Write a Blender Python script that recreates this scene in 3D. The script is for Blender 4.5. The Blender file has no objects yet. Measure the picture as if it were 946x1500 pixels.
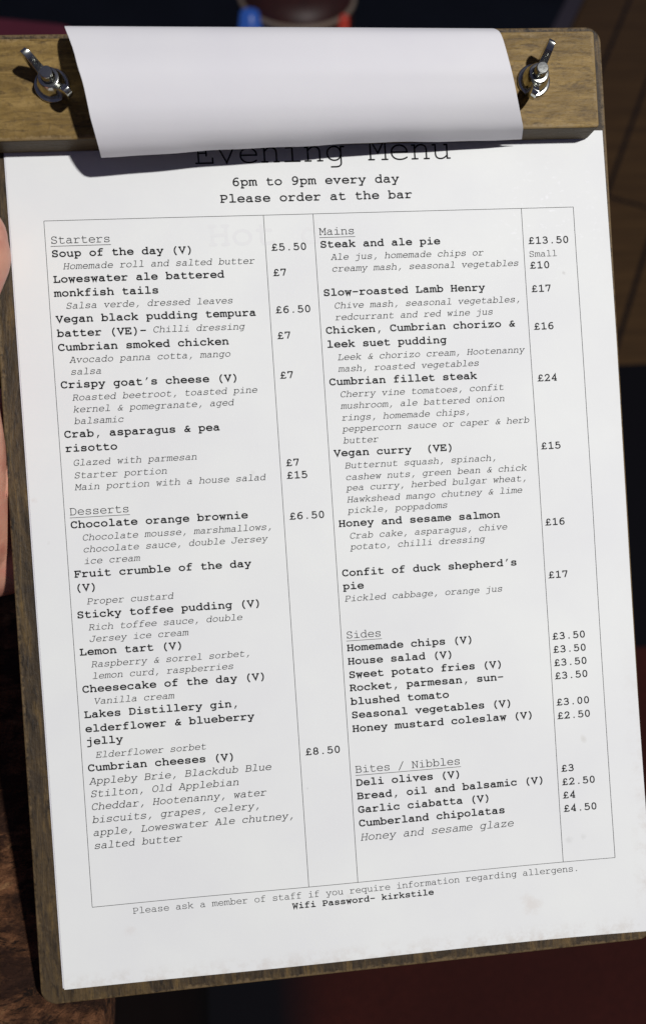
import bpy, bmesh, math, random
from mathutils import Matrix, Vector, noise

S = bpy.context.scene
C = S.collection
MM = 0.001
TILT = math.radians(32)          # the clipboard leans: its bottom edge on the table, its top held up
ct, st_ = math.cos(TILT), math.sin(TILT)
# frame of the clipboard (x right, y up the page, z out of the page, metres); the world's z = 0 is the table top
PAGE = Matrix.Translation((0, 0, 0.1479)) @ Matrix.Rotation(TILT, 4, 'X')

def P(x, y, z=0.0):
    """page millimetres (y runs DOWN the page) -> local metres of the clipboard frame"""
    return Vector((x * MM, -y * MM, z * MM))

# ------------------------------------------------------------------ camera
cam_d = bpy.data.cameras.new('camera')
cam = bpy.data.objects.new('camera', cam_d)
C.objects.link(cam)
rows = ((0.99385154, -0.06167545, 0.09195243),       # camera right / down / forward in the page frame
        (-0.06244042, -0.99803374, 0.0054629),
        (0.0914347, -0.01117086, -0.99574842))
right, down, fwd = (Vector(r).normalized() for r in rows)
M = Matrix((right, -down, -fwd)).transposed().to_4x4()
M.translation = P(60.854, 101.963, 312.475)
cam.matrix_world = PAGE @ M
cam_d.sensor_fit = 'VERTICAL'
cam_d.sensor_height = 36.0
cam_d.sensor_width = 36.0
cam_d.lens = 31.2
cam_d.clip_start = 0.01
cam_d.clip_end = 60
cam_d.dof.use_dof = True
cam_d.dof.focus_distance = 0.312
cam_d.dof.aperture_fstop = 8.5
S.camera = cam

# ------------------------------------------------------------------ light: one pub lamp up to the right, dim cool room
wd = bpy.data.worlds.new('World')
S.world = wd
wd.use_nodes = True
bg = wd.node_tree.nodes['Background']
bg.inputs['Color'].default_value = (0.56, 0.58, 1.0, 1)
bg.inputs['Strength'].default_value = 0.08
ld = bpy.data.lights.new('pub_lamp', 'POINT')
ld.energy = 218
ld.color = (1.0, 0.985, 0.965)
ld.shadow_soft_size = 0.05
lamp = bpy.data.objects.new('pub_lamp', ld)
lamp.location = PAGE @ P(1005, -286, 2100)
C.objects.link(lamp)
S.view_settings.view_transform = 'Standard'
S.view_settings.look = 'None'
S.view_settings.exposure = 0.0
S.view_settings.gamma = 1.0

# ------------------------------------------------------------------ helpers
def tag(o, label=None, cat=None, group=None, kind=None):
    if label: o['label'] = label
    if cat: o['category'] = cat
    if group: o['group'] = group
    if kind: o['kind'] = kind
    return o

def empty(name, mat=None):
    o = bpy.data.objects.new(name, None)
    o.empty_display_size = 0.01
    C.objects.link(o)
    if mat is not None: o.matrix_world = mat
    return o

def link(name, me, material, parent=None, mat=None, smooth=False):
    o = bpy.data.objects.new(name, me)
    C.objects.link(o)
    if material is not None:
        me.materials.append(material)
    if parent is not None: o.parent = parent
    if mat is not None: o.matrix_local = mat
    if smooth:
        for p in me.polygons: p.use_smooth = True
    return o

def from_bm(name, bm, material, parent=None, mat=None, smooth=False):
    bmesh.ops.recalc_face_normals(bm, faces=bm.faces)
    me = bpy.data.meshes.new(name)
    bm.to_mesh(me); bm.free()
    return link(name, me, material, parent, mat, smooth)

def from_pydata(name, vs, fs, material, parent=None, mat=None, smooth=False):
    me = bpy.data.meshes.new(name)
    me.from_pydata(vs, [], fs)
    me.update()
    return link(name, me, material, parent, mat, smooth)

def bevel(o, w, seg=3, angle=35):
    m = o.modifiers.new('bevel', 'BEVEL')
    m.width = w; m.segments = seg; m.limit_method = 'ANGLE'; m.angle_limit = math.radians(angle)
    return o

def box_bm(x0, x1, y0, y1, z0, z1, bm=None):
    bm = bm or bmesh.new()
    v = [bm.verts.new((x, y, z)) for z in (z0, z1) for y in (y0, y1) for x in (x0, x1)]
    for f in ((0,1,3,2), (4,6,7,5), (0,4,5,1), (2,3,7,6), (0,2,6,4), (1,5,7,3)):
        bm.faces.new([v[i] for i in f])
    return bm

def outline_bm(pts, z0, z1, bm=None):
    bm = bm or bmesh.new()
    n = len(pts)
    a = [bm.verts.new((p[0], p[1], z0)) for p in pts]
    b = [bm.verts.new((p[0], p[1], z1)) for p in pts]
    bm.faces.new(a); bm.faces.new(b)
    for i in range(n):
        bm.faces.new((a[i], a[(i+1) % n], b[(i+1) % n], b[i]))
    return bm

def round_rect(x0, x1, y0, y1, r, n=6):
    pts = []
    for cx_, cy_, a0 in ((x1-r, y1-r, 0), (x0+r, y1-r, 90), (x0+r, y0+r, 180), (x1-r, y0+r, 270)):
        for k in range(n+1):
            a = math.radians(a0 + 90*k/n)
            pts.append((cx_ + r*math.cos(a), cy_ + r*math.sin(a)))
    return pts

def lathe_bm(prof, n=32, bm=None, cap=True):
    bm = bm or bmesh.new()
    rings = []
    for r, z in prof:
        rings.append([bm.verts.new((r*math.cos(2*math.pi*k/n), r*math.sin(2*math.pi*k/n), z)) for k in range(n)])
    for a, b in zip(rings, rings[1:]):
        for k in range(n):
            bm.faces.new((a[k], a[(k+1) % n], b[(k+1) % n], b[k]))
    if cap:
        bm.faces.new(rings[0]); bm.faces.new(rings[-1])
    return bm

# ------------------------------------------------------------------ materials
class Mat:
    def __init__(s, name, rough=0.6, metal=0.0, spec=0.4, color=None):
        s.m = bpy.data.materials.new(name); s.m.use_nodes = True
        s.t = s.m.node_tree; s.b = s.t.nodes['Principled BSDF']
        s.b.inputs['Roughness'].default_value = rough
        s.b.inputs['Metallic'].default_value = metal
        s.b.inputs['Specular IOR Level'].default_value = spec
        if color: s.b.inputs['Base Color'].default_value = (*color, 1)
        s.co = None
    def n(s, kind, **kw):
        nd = s.t.nodes.new(kind)
        for k, v in kw.items():
            if k in nd.inputs.keys() if hasattr(nd.inputs, 'keys') else False: nd.inputs[k].default_value = v
            else: setattr(nd, k, v)
        return nd
    def l(s, a, b): s.t.links.new(a, b)
    def coord(s, scale=(1, 1, 1), rot=(0, 0, 0), loc=(0, 0, 0)):
        if s.co is None: s.co = s.n('ShaderNodeTexCoord')
        mp = s.n('ShaderNodeMapping')
        mp.inputs['Scale'].default_value = scale
        mp.inputs['Rotation'].default_value = rot
        mp.inputs['Location'].default_value = loc
        s.l(s.co.outputs['Object'], mp.inputs['Vector'])
        return mp.outputs['Vector']
    def noise(s, vec, scale, detail=6, rough=0.6, dist=0.0):
        nd = s.n('ShaderNodeTexNoise')
        nd.inputs['Scale'].default_value = scale
        nd.inputs['Detail'].default_value = detail
        nd.inputs['Roughness'].default_value = rough
        nd.inputs['Distortion'].default_value = dist
        s.l(vec, nd.inputs['Vector'])
        return nd.outputs['Fac']
    def ramp(s, fac, stops):
        nd = s.n('ShaderNodeValToRGB')
        e = nd.color_ramp.elements
        while len(e) < len(stops): e.new(0.5)
        for el, (p, c) in zip(e, stops):
            el.position = p; el.color = (*c, 1) if len(c) == 3 else c
        s.l(fac, nd.inputs['Fac'])
        return nd.outputs['Color']
    def mix(s, a, b, fac, mode='MIX'):
        nd = s.n('ShaderNodeMix'); nd.data_type = 'RGBA'; nd.blend_type = mode
        for i, v in ((6, a), (7, b)):
            if isinstance(v, tuple): nd.inputs[i].default_value = (*v, 1)
            else: s.l(v, nd.inputs[i])
        if isinstance(fac, (int, float)): nd.inputs[0].default_value = fac
        else: s.l(fac, nd.inputs[0])
        return nd.outputs[2]
    def math(s, op, a, b=0.0, c=None):
        nd = s.n('ShaderNodeMath'); nd.operation = op
        for i, v in enumerate((a, b) if c is None else (a, b, c)):
            if isinstance(v, (int, float)): nd.inputs[i].default_value = v
            else: s.l(v, nd.inputs[i])
        return nd.outputs[0]
    def xyz(s, vec):
        nd = s.n('ShaderNodeSeparateXYZ'); s.l(vec, nd.inputs[0]); return nd.outputs
    def base(s, c): s.l(c, s.b.inputs['Base Color'])
    def roughness(s, c): s.l(c, s.b.inputs['Roughness'])
    def bump(s, h, strength=0.3, dist=0.0005):
        nd = s.n('ShaderNodeBump')
        nd.inputs['Strength'].default_value = strength
        nd.inputs['Distance'].default_value = dist
        s.l(h, nd.inputs['Height'])
        s.l(nd.outputs['Normal'], s.b.inputs['Normal'])

def wood(name, stretch, dark, mid, light, pore, rect, patch=18, seed=0.0, rough=0.55, worn=(0.2, 0.14, 0.06), dirt=0.75):
    """stained ply: streaky grain, short dark pores, broad cloudy patches and pale worn edges (rect in page mm)"""
    m = Mat(name, rough=rough, spec=0.3)
    g = m.coord(stretch, loc=(seed, seed*0.7, seed*0.3))
    f1 = m.noise(g, 1.0, 8, 0.68, 1.2)
    g2 = m.coord(tuple(v*(2.4 if v > 100 else 4.5) for v in stretch), loc=(seed*2, 1.3, 0))
    f2 = m.noise(g2, 1.0, 5, 0.6, 0.5)
    p = m.coord(tuple(patch*(1.0 if v < 100 else 2.0) for v in stretch), loc=(seed, 0, seed))
    f3 = m.noise(p, 1.0, 6, 0.65, 1.2)
    fine = m.noise(m.coord(), 700, 4, 0.65)
    col = m.ramp(f1, [(0.34, dark), (0.52, mid), (0.68, light)])
    col = m.mix(col, light, m.ramp(f3, [(0.52, (0, 0, 0)), (0.72, (0.6, 0.6, 0.6))]))
    col = m.mix(col, tuple(0.5*c for c in mid), m.ramp(f3, [(0.30, (dirt, dirt, dirt)), (0.50, (0, 0, 0))]))
    col = m.mix(col, pore, m.ramp(f2, [(0.54, (0, 0, 0)), (0.68, (0.8, 0.8, 0.8))]))
    col = m.mix(col, pore, m.ramp(fine, [(0.52, (0, 0, 0)), (0.72, (0.45, 0.45, 0.45))]))
    x, y, z = m.xyz(m.coord())
    x0, x1, y0, y1 = (v*MM for v in rect)
    d = m.math('MINIMUM', m.math('MINIMUM', m.math('SUBTRACT', x, x0), m.math('SUBTRACT', x1, x)),
               m.math('MINIMUM', m.math('ADD', y, y1), m.math('SUBTRACT', -y0, y)))
    e = m.math('ADD', m.math('DIVIDE', d, 0.0016), m.math('MULTIPLY', m.math('SUBTRACT', fine, 0.5), 2.4))
    e = m.math('ADD', e, m.math('MULTIPLY', m.math('SUBTRACT', f3, 0.5), 3.0))
    col = m.mix(col, worn, m.ramp(e, [(0.15, (0.75, 0.75, 0.75)), (0.75, (0, 0, 0))]))
    m.base(col)
    m.bump(m.math('ADD', m.math('MULTIPLY', f1, 0.6), m.math('ADD', f2, m.math('MULTIPLY', fine, 0.5))), 0.6, 0.0005)
    return m

bar_wood = wood('bar_wood', (30, 210, 210), (0.135, 0.082, 0.022), (0.215, 0.136, 0.038), (0.31, 0.205, 0.07), (0.07, 0.042, 0.014), (-14.5, 193.9, -57.0, -23.3), 46, 3.0, worn=(0.27, 0.19, 0.09), dirt=0.45)
bar_shade = wood('bar_shade_wood', (30, 210, 210), (0.035, 0.022, 0.009), (0.062, 0.040, 0.015), (0.10, 0.065, 0.026), (0.02, 0.012, 0.006), (-14.5, 193.9, -57.0, -23.3), 46, 3.0, worn=(0.075, 0.05, 0.02), dirt=0.45)
board_wood = wood('board_wood', (230, 26, 230), (0.025, 0.017, 0.010), (0.060, 0.041, 0.022), (0.150, 0.095, 0.034), (0.012, 0.009, 0.007), (-18.2, 201.3, -64.3, 269.6), 22, 7.0, worn=(0.17, 0.115, 0.055))

def paper_material(name, tint, seed, stains=True):
    m = Mat(name, rough=0.62, spec=0.22)
    o = m.coord()
    f = m.noise(o, 900, 3, 0.5)
    big = m.noise(o, 22, 4, 0.55)
    lo = (tint[0]*0.955, tint[1]*0.95, tint[2]*0.97)
    col = m.ramp(big, [(0.35, lo), (0.65, tint)])
    if stains:
        x, y, z = m.xyz(o)
        # thumbed and dirty edges: distance to the nearest paper edge, broken up by noise
        dl = m.math('SUBTRACT', x, -0.0113)
        dr = m.math('SUBTRACT', 0.2000, x)
        db = m.math('ADD', y, 0.2645)
        d = m.math('MINIMUM', m.math('MINIMUM', m.math('ADD', dl, 0.0035), dr), db)
        edge = m.math('SUBTRACT', 1.0, m.math('DIVIDE', d, 0.0058))
        edge = m.math('MAXIMUM', edge, 0.0)
        n1 = m.noise(m.coord(loc=(seed, 0, 0)), 150, 8, 0.78)
        low = m.ramp(m.math('MULTIPLY', y, -4.0), [(0.62, (0, 0, 0)), (0.98, (1, 1, 1))])
        k = m.math('MULTIPLY', edge, m.ramp(n1, [(0.47, (0, 0, 0)), (0.66, (1, 1, 1))]))
        k = m.math('MULTIPLY', k, m.math('ADD', 0.15, low))
        col = m.mix(col, (0.46, 0.36, 0.28), m.math('MULTIPLY', k, 0.32))
        # a few small grey and brown specks
        n2 = m.noise(m.coord(loc=(seed, 3, 0)), 85, 2, 0.4)
        spot = m.ramp(n2, [(0.745, (0, 0, 0)), (0.80, (1, 1, 1))])
        col = m.mix(col, (0.5, 0.46, 0.40), m.math('MULTIPLY', spot, 0.45))
        for (px, py, r, c, a) in ((156.3, 252.2, 4.2, (0.50, 0.36, 0.26), 0.34), (171.5, 230.0, 1.6, (0.45, 0.45, 0.43), 0.4),
                                  (177.0, 229.3, 1.4, (0.45, 0.45, 0.43), 0.35), (182.0, 24.6, 0.9, (0.25, 0.22, 0.2), 0.6),
                                  (78.0, 202.6, 0.7, (0.05, 0.05, 0.05), 0.9), (13.5, 246.5, 2.4, (0.55, 0.42, 0.36), 0.3),
                                  (-9.0, 95.5, 1.5, (0.5, 0.3, 0.22), 0.45)):
            vd = m.n('ShaderNodeVectorMath'); vd.operation = 'DISTANCE'
            m.l(o, vd.inputs[0]); vd.inputs[1].default_value = (px*MM, -py*MM, 0)
            dd = m.math('DIVIDE', vd.outputs['Value'], r*MM)
            dd = m.math('ADD', dd, m.math('MULTIPLY', m.math('SUBTRACT', n1, 0.5), 4.5))
            kk = m.ramp(dd, [(0.0, (1, 1, 1)), (1.0, (0, 0, 0))])
            col = m.mix(col, c, m.math('MULTIPLY', kk, a*0.55))
        # creased patch near the top right corner, its glare specks painted in pale
        vd = m.n('ShaderNodeVectorMath'); vd.operation = 'DISTANCE'
        m.l(o, vd.inputs[0]); vd.inputs[1].default_value = (0.1775, -0.004, 0)
        near = m.ramp(m.math('DIVIDE', vd.outputs['Value'], 0.026), [(0.0, (1, 1, 1)), (1.0, (0, 0, 0))])
        n3 = m.noise(m.coord((1.0, 1.5, 1), rot=(0, 0, 0.6)), 330, 4, 0.65)
        glint = m.math('MULTIPLY', near, m.ramp(n3, [(0.59, (0, 0, 0)), (0.70, (1, 1, 1))]))
        col = m.mix(col, (0.95, 0.95, 0.97), m.math('MULTIPLY', glint, 0.75))
    m.base(col)
    m.bump(m.math('ADD', f, m.math('MULTIPLY', big, 3.0)), 0.12, 0.00012)
    return m

paper = paper_material('menu_paper', (0.81, 0.822, 0.805), 1.0)
paper_plain = paper_material('plain_paper', (0.715, 0.708, 0.73), 4.0, stains=False)
ink = Mat('black_ink', rough=0.6, spec=0.12, color=(0.006, 0.0065, 0.008)).m
ink_pale = Mat('grey_ink', rough=0.6, spec=0.12, color=(0.02, 0.02, 0.022)).m
ghost = Mat('show_through_ink', rough=0.62, spec=0.22, color=(0.78, 0.785, 0.78)).m

zinc = Mat('zinc', rough=0.20, metal=1.0, color=(0.56, 0.57, 0.53))
zinc.bump(zinc.noise(zinc.coord(), 700, 3), 0.15, 0.0002)
zinc = zinc.m
# ------------------------------------------------------------------ typewriter lettering (stroke glyphs, 1000 units to the em, 600 wide)
def _ell(cx, cy, rx, ry):
    k = 0.5523
    return f"M{cx-rx} {cy} C{cx-rx} {cy+ry*k} {cx-rx*k} {cy+ry} {cx} {cy+ry} C{cx+rx*k} {cy+ry} {cx+rx} {cy+ry*k} {cx+rx} {cy} C{cx+rx} {cy-ry*k} {cx+rx*k} {cy-ry} {cx} {cy-ry} C{cx-rx*k} {cy-ry} {cx-rx} {cy-ry*k} {cx-rx} {cy}"
G = {
'a': "M130 362 C170 398 230 410 290 410 C380 410 430 370 430 300 L430 20 L530 20 M430 232 C380 250 330 255 270 255 C160 255 85 205 85 130 C85 60 140 12 225 12 C310 12 380 52 430 112",
'b': "M40 600 L130 600 L130 20 L45 20 M130 215 C130 325 205 410 320 410 C440 410 525 325 525 213 C525 100 440 12 320 12 C205 12 130 100 130 215",
'c': "M480 285 L480 405 M480 300 C460 365 390 410 300 410 C170 410 80 325 80 210 C80 90 170 12 305 12 C395 12 470 45 510 92",
'd': "M385 600 L470 600 L470 20 L550 20 M470 215 C470 325 395 410 280 410 C160 410 75 325 75 213 C75 100 160 12 280 12 C395 12 470 100 470 215",
'e': "M85 215 L525 215 C525 330 430 410 305 410 C175 410 82 325 82 210 C82 90 175 12 315 12 C395 12 465 32 520 72",
'f': "M520 588 C480 600 440 602 395 602 C290 602 235 560 235 480 L235 20 M100 20 L430 20 M110 400 L460 400",
'g': "M555 400 L460 400 L460 -40 C460 -115 405 -155 310 -155 L175 -155 M460 215 C460 325 385 410 280 410 C160 410 80 325 80 215 C80 105 160 25 280 25 C385 25 460 105 460 215",
'h': "M45 600 L125 600 L125 20 M50 20 L205 20 M125 290 C175 370 235 410 315 410 C420 410 475 355 475 260 L475 20 M395 20 L550 20",
'i': "M130 400 L310 400 L310 20 M95 20 L520 20 D300 570",
'j': "M130 400 L400 400 L400 -40 C400 -115 350 -155 260 -155 L110 -155 D390 570",
'k': "M45 600 L135 600 L135 20 L55 20 M135 175 L430 400 M350 400 L520 400 M250 262 L460 20 M390 20 L555 20",
'l': "M130 600 L305 600 L305 20 M95 20 L520 20",
'm': "M15 400 L90 400 L90 20 M15 20 L160 20 M90 325 C120 380 165 410 212 410 C275 410 308 370 308 310 L308 20 L365 20 M308 325 C340 380 385 410 428 410 C495 410 525 370 525 305 L525 20 L592 20",
'n': "M60 400 L140 400 L140 20 M55 20 L225 20 M140 300 C190 370 245 410 320 410 C420 410 470 360 470 265 L470 20 M400 20 L550 20",
'o': _ell(300, 211, 222, 199),
'p': "M45 400 L130 400 L130 -150 M45 -150 L250 -150 M130 220 C130 330 205 410 320 410 C440 410 525 330 525 220 C525 110 440 30 320 30 C205 30 130 110 130 220",
'q': "M555 400 L470 400 L470 -150 M350 -150 L555 -150 M470 220 C470 330 395 410 280 410 C160 410 75 330 75 220 C75 110 160 30 280 30 C395 30 470 110 470 220",
'r': "M70 400 L190 400 L190 20 M75 20 L410 20 M190 270 C260 350 330 405 410 410 C450 412 490 400 530 368",
's': "M468 295 L468 408 M462 325 C435 385 370 410 295 410 C190 410 125 370 125 310 C125 250 180 230 290 214 C410 198 488 175 488 110 C488 45 410 12 300 12 C215 12 145 38 115 88 M112 15 L112 122",
't': "M195 545 L195 100 C195 40 235 12 315 12 C395 12 460 28 520 52 M85 400 L460 400",
'u': "M45 400 L130 400 L130 150 C130 60 180 12 275 12 C345 12 410 50 460 112 M380 400 L460 400 L460 20 L545 20",
'v': "M110 400 L300 20 L490 400 M40 400 L210 400 M390 400 L560 400",
'w': "M95 400 L185 20 L300 320 L415 20 L505 400 M25 400 L185 400 M415 400 L575 400",
'x': "M110 400 L490 20 M490 400 L110 20 M55 400 L200 400 M400 400 L545 400 M40 20 L210 20 M390 20 L560 20",
'y': "M105 400 L312 20 M500 400 L225 -150 M40 400 L195 400 M410 400 L560 400 M80 -150 L310 -150",
'z': "M115 300 L115 400 L475 400 L115 20 L490 20 L490 125",
'A': "M155 551 L325 551 L540 20 M285 551 L75 20 M12 20 L190 20 M410 20 L592 20 M150 200 L465 200",
'B': "M50 551 L320 551 C430 551 490 500 490 425 C490 350 430 300 330 300 L130 300 M330 300 C460 300 530 245 530 160 C530 75 460 20 340 20 L50 20 M130 551 L130 20",
'C': "M490 415 L490 555 M490 440 C465 520 390 561 300 561 C165 561 70 455 70 290 C70 120 165 12 315 12 C410 12 480 50 525 112",
'D': "M45 551 L270 551 C430 551 525 450 525 290 C525 120 430 20 270 20 L45 20 M120 551 L120 20",
'E': "M55 551 L495 551 L495 425 M55 20 L520 20 L520 160 M135 551 L135 20 M135 295 L350 295 M350 375 L350 215",
'F': "M65 551 L530 551 L530 420 M65 20 L300 20 M150 551 L150 20 M150 290 L370 290 M370 370 L370 210",
'G': "M475 425 L475 555 M475 450 C445 525 385 561 305 561 C165 561 70 455 70 285 C70 120 165 12 310 12 C390 12 450 35 505 80 L505 235 M340 235 L562 235",
'H': "M115 551 L115 20 M485 551 L485 20 M115 290 L485 290 M50 551 L210 551 M390 551 L550 551 M45 20 L210 20 M390 20 L555 20",
'J': "M240 551 L545 551 M430 551 L430 160 C430 65 365 12 260 12 C180 12 110 40 70 80 L70 205",
'L': "M50 551 L300 551 M170 551 L170 20 M50 20 L530 20 L530 190",
'M': "M20 551 L110 551 L300 200 L490 551 L580 551 M90 551 L90 20 M510 551 L510 20 M30 20 L195 20 M405 20 L572 20",
'N': "M30 551 L130 551 L475 20 L475 551 M110 551 L110 20 M30 20 L200 20 M385 551 L562 551",
'O': _ell(300, 286, 232, 274),
'P': "M60 551 L330 551 C450 551 520 490 520 400 C520 310 450 250 330 250 L140 250 M140 551 L140 20 M60 20 L300 20",
'R': "M45 551 L310 551 C425 551 490 500 490 420 C490 340 425 285 310 285 L130 285 M130 551 L130 20 M45 20 L220 20 M320 285 C390 260 420 150 490 20 L572 20",
'S': "M475 425 L475 558 M468 445 C440 525 370 561 290 561 C180 561 112 500 112 420 C112 330 190 310 300 290 C420 265 495 235 495 150 C495 65 410 12 300 12 C205 12 135 50 112 125 M108 15 L108 165",
'V': "M80 551 L300 20 L520 551 M15 551 L180 551 M420 551 L585 551",
'W': "M85 551 L160 20 L300 400 L440 20 L515 551 M20 551 L180 551 M420 551 L580 551",
'0': "M125 306 C125 110 190 12 300 12 C410 12 475 110 475 306 C475 500 410 602 300 602 C190 602 125 500 125 306",
'1': "M130 540 L310 600 L310 20 M120 20 L500 20",
'2': "M110 455 C130 550 200 602 290 602 C390 602 460 540 460 455 C460 370 400 310 110 20 L480 20 L480 85",
'3': "M130 525 C165 575 225 602 295 602 C390 602 455 550 455 470 C455 385 385 335 290 330 L235 330 M290 330 C410 328 485 270 485 180 C485 80 405 12 285 12 C205 12 135 40 90 88",
'4': "M395 20 L395 600 L105 190 L105 172 L480 172 M300 20 L482 20",
'5': "M440 592 L165 592 L165 340 C210 375 255 390 310 390 C420 390 500 315 500 205 C500 90 415 12 295 12 C210 12 140 40 90 98",
'6': "M480 575 C450 595 420 602 385 602 C230 602 120 470 120 260 C120 100 190 12 310 12 C415 12 490 85 490 190 C490 300 415 370 315 370 C225 370 150 310 122 220",
'7': "M105 480 L105 592 L465 592 L465 540 L275 20",
'8': _ell(300, 455, 155, 147) + " " + _ell(300, 162, 182, 150),
'9': "M125 35 C155 15 190 10 225 10 C380 10 490 140 490 350 C490 510 420 602 300 602 C195 602 120 525 120 420 C120 310 195 240 295 240 C385 240 460 300 488 390",
'£': "M462 470 C450 540 395 582 325 582 C245 582 190 530 190 450 C190 370 230 310 230 220 C230 130 190 70 110 22 L420 20 C470 20 500 45 515 88 M110 290 L400 290",
'.': "D300 55", ',': "K345 120 225 -150", "'": "K365 610 250 375", '-': "M95 285 L505 285",
'(': "M405 600 C290 490 258 360 258 240 C258 120 290 -10 405 -130", ')': "M195 600 C310 490 342 360 342 240 C342 120 310 -10 195 -130",
'/': "M490 640 L110 -80",
'&': "M430 478 C405 498 375 505 345 505 C280 505 235 465 235 405 C235 350 270 300 330 215 L460 20 L545 20 M300 255 C180 245 110 190 110 120 C110 55 165 12 245 12 C370 12 430 110 455 255 L540 255",
}
import re
def _parse(s, seg):
    toks = re.findall(r'[MLCDK]|-?[\d.]+', s)
    i = 0; out = []; cur = None; dots = []; ticks = []
    def num(n):
        nonlocal i
        v = [float(toks[i+k]) for k in range(n)]; i += n
        return v
    cmd = None
    while i < len(toks):
        if toks[i] in 'MLCDK': cmd = toks[i]; i += 1
        if cmd == 'M': cur = [tuple(num(2))]; out.append(cur); cmd = 'L'
        elif cmd == 'L': cur.append(tuple(num(2)))
        elif cmd == 'D': dots.append(tuple(num(2)))
        elif cmd == 'K': ticks.append(tuple(num(4)))
        else:
            p0 = cur[-1]; c = num(6)
            for k in range(1, seg+1):
                t = k/seg; a = (1-t)**3; b = 3*t*(1-t)**2; d = 3*t*t*(1-t); e = t**3
                cur.append((a*p0[0]+b*c[0]+d*c[2]+e*c[4], a*p0[1]+b*c[1]+d*c[3]+e*c[5]))
    return out, dots, ticks
GP = {k: _parse(v, 6) for k, v in G.items()}

KNOT = (-155, 12, 20, 400, 410, 551, 561, 600)
BOLD = (-132, 40, 48, 384, 394, 522, 532, 572)
def _remap(y):
    if y <= KNOT[0]: return y + BOLD[0] - KNOT[0]
    for a, b, c, d in zip(KNOT, KNOT[1:], BOLD, BOLD[1:]):
        if y <= b: return c + (d-c)*(y-a)/(b-a)
    return y + BOLD[-1] - KNOT[-1]

def _ribbon(pts, w, vs, fs, z):
    """one pen stroke of width w with rounded ends and mitred corners, flat at height z"""
    P_ = [pts[0]]
    for q in pts[1:]:
        if abs(q[0]-P_[-1][0]) + abs(q[1]-P_[-1][1]) > 1.0: P_.append(q)
    n = len(P_)
    if n < 2: return
    closed = abs(P_[0][0]-P_[-1][0]) + abs(P_[0][1]-P_[-1][1]) < 1.5 and n > 4
    h = w/2
    L = []
    for a, b in zip(P_, P_[1:]):
        dx, dy = b[0]-a[0], b[1]-a[1]; d = math.hypot(dx, dy)
        L.append((dx/d, dy/d))
    base = len(vs)
    for i in range(n):
        if closed:
            d0 = L[i-1] if i else L[-1]; d1 = L[i] if i < n-1 else L[0]
        else:
            d0 = L[max(i-1, 0)]; d1 = L[min(i, n-2)]
        nx, ny = -(d0[1]+d1[1]), d0[0]+d1[0]
        q = math.hypot(nx, ny)
        if q < 0.25: nx, ny, q = -d1[1], d1[0], 1.0
        nx /= q; ny /= q
        c = max(0.35, nx*-d1[1] + ny*d1[0])
        m = h/c
        x, y = P_[i]
        vs.append((x+nx*m, y+ny*m, z)); vs.append((x-nx*m, y-ny*m, z))
    for i in range(n-1):
        k = base + 2*i
        fs.append((k+1, k+3, k+2, k))
    if not closed:
        for end, d, k, sg in ((P_[0], L[0], base, -1), (P_[-1], L[-1], base+2*(n-1), 1)):
            # low round cap
            a0 = math.atan2(-d[1]*-1 if False else d[0], -d[1])   # angle of left normal
            idx = [k] if sg < 0 else [k+1]
            for s_ in range(1, 4):
                a = a0 + math.pi*s_/4 if sg < 0 else a0 + math.pi + math.pi*s_/4
                idx.append(len(vs)); vs.append((end[0]+h*0.8*math.cos(a), end[1]+h*0.8*math.sin(a), z))
            idx.append(k+1 if sg < 0 else k)
            fs.append(tuple(idx))

def glyph(ch, w, bold, dotr, tick, vs, fs, z):
    strokes, dots, ticks = GP[ch]
    dz = 0
    for s in strokes:
        pts = [(300+(x-300)*(0.965 if bold else 1.0), _remap(y) if bold else y) for x, y in s]
        _ribbon(pts, w, vs, fs, z + dz*0.0000035); dz += 1
    for (x, y) in dots:
        k = len(vs); yy = max(y, dotr) if y < 100 else y
        for a in range(12):
            vs.append((x+dotr*math.cos(a*math.pi/6), yy+dotr*math.sin(a*math.pi/6), z))
        fs.append(tuple(range(k, k+12)))
    for (x0, y0, x1, y1) in ticks:
        k = len(vs)
        vs += [(x0-tick, y0, z), (x1-tick*0.45, y1, z), (x1+tick*0.45, y1, z), (x0+tick, y0, z)]
        fs.append((k, k+1, k+2, k+3))

PT = 0.352778
STY = {  # em mm, pen width, bold, shear, dot radius, comma half width
    'b12': (12*PT, 106, True, 0, 66, 66), 'p12': (12*PT, 96, True, 0, 62, 62), 'h12': (12*PT, 56, False, 0, 42, 44),
    'i10': (10*PT, 60, False, .2, 44, 52), 'i11': (11*PT, 62, False, .2, 46, 52), 'i12': (12*PT, 54, False, .2, 42, 46),
    'r10': (10*PT, 52, False, 0, 54, 50), 'b10': (10*PT, 106, True, 0, 66, 66), 'b14': (14*PT, 92, True, 0, 60, 60),
    't36': (36*PT, 42, False, 0, 38, 40), 'g40': (38*PT, 90, True, 0, 60, 60)}

def paper_z(x, y):
    """the sheet does not lie quite flat (x, y page millimetres, result millimetres)"""
    z = 0.22*math.sin(x/31.0 + y/47.0) * min(1.0, max(0.0, (y+20)/60.0))
    z += 0.22*math.sin(x/17.0 + 1.3*math.sin(y/40.0))*math.sin(y/23.0 + 0.5) * min(1.0, max(0.0, (y+20)/40.0))
    u = max(0.0, (x-150)/50.0); v = max(0.0, (y-200)/65.0)
    z += 1.3*(u*v)**2
    w_ = max(0.0, (x-170)/30.0)
    z += 0.35*w_*w_*math.sin(y/29.0)
    return max(z, -0.38) + 0.42

SK = 0.00511687     # the print sits a touch askew
def page(u, v):
    return u + SK*v, SK*u + v

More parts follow.
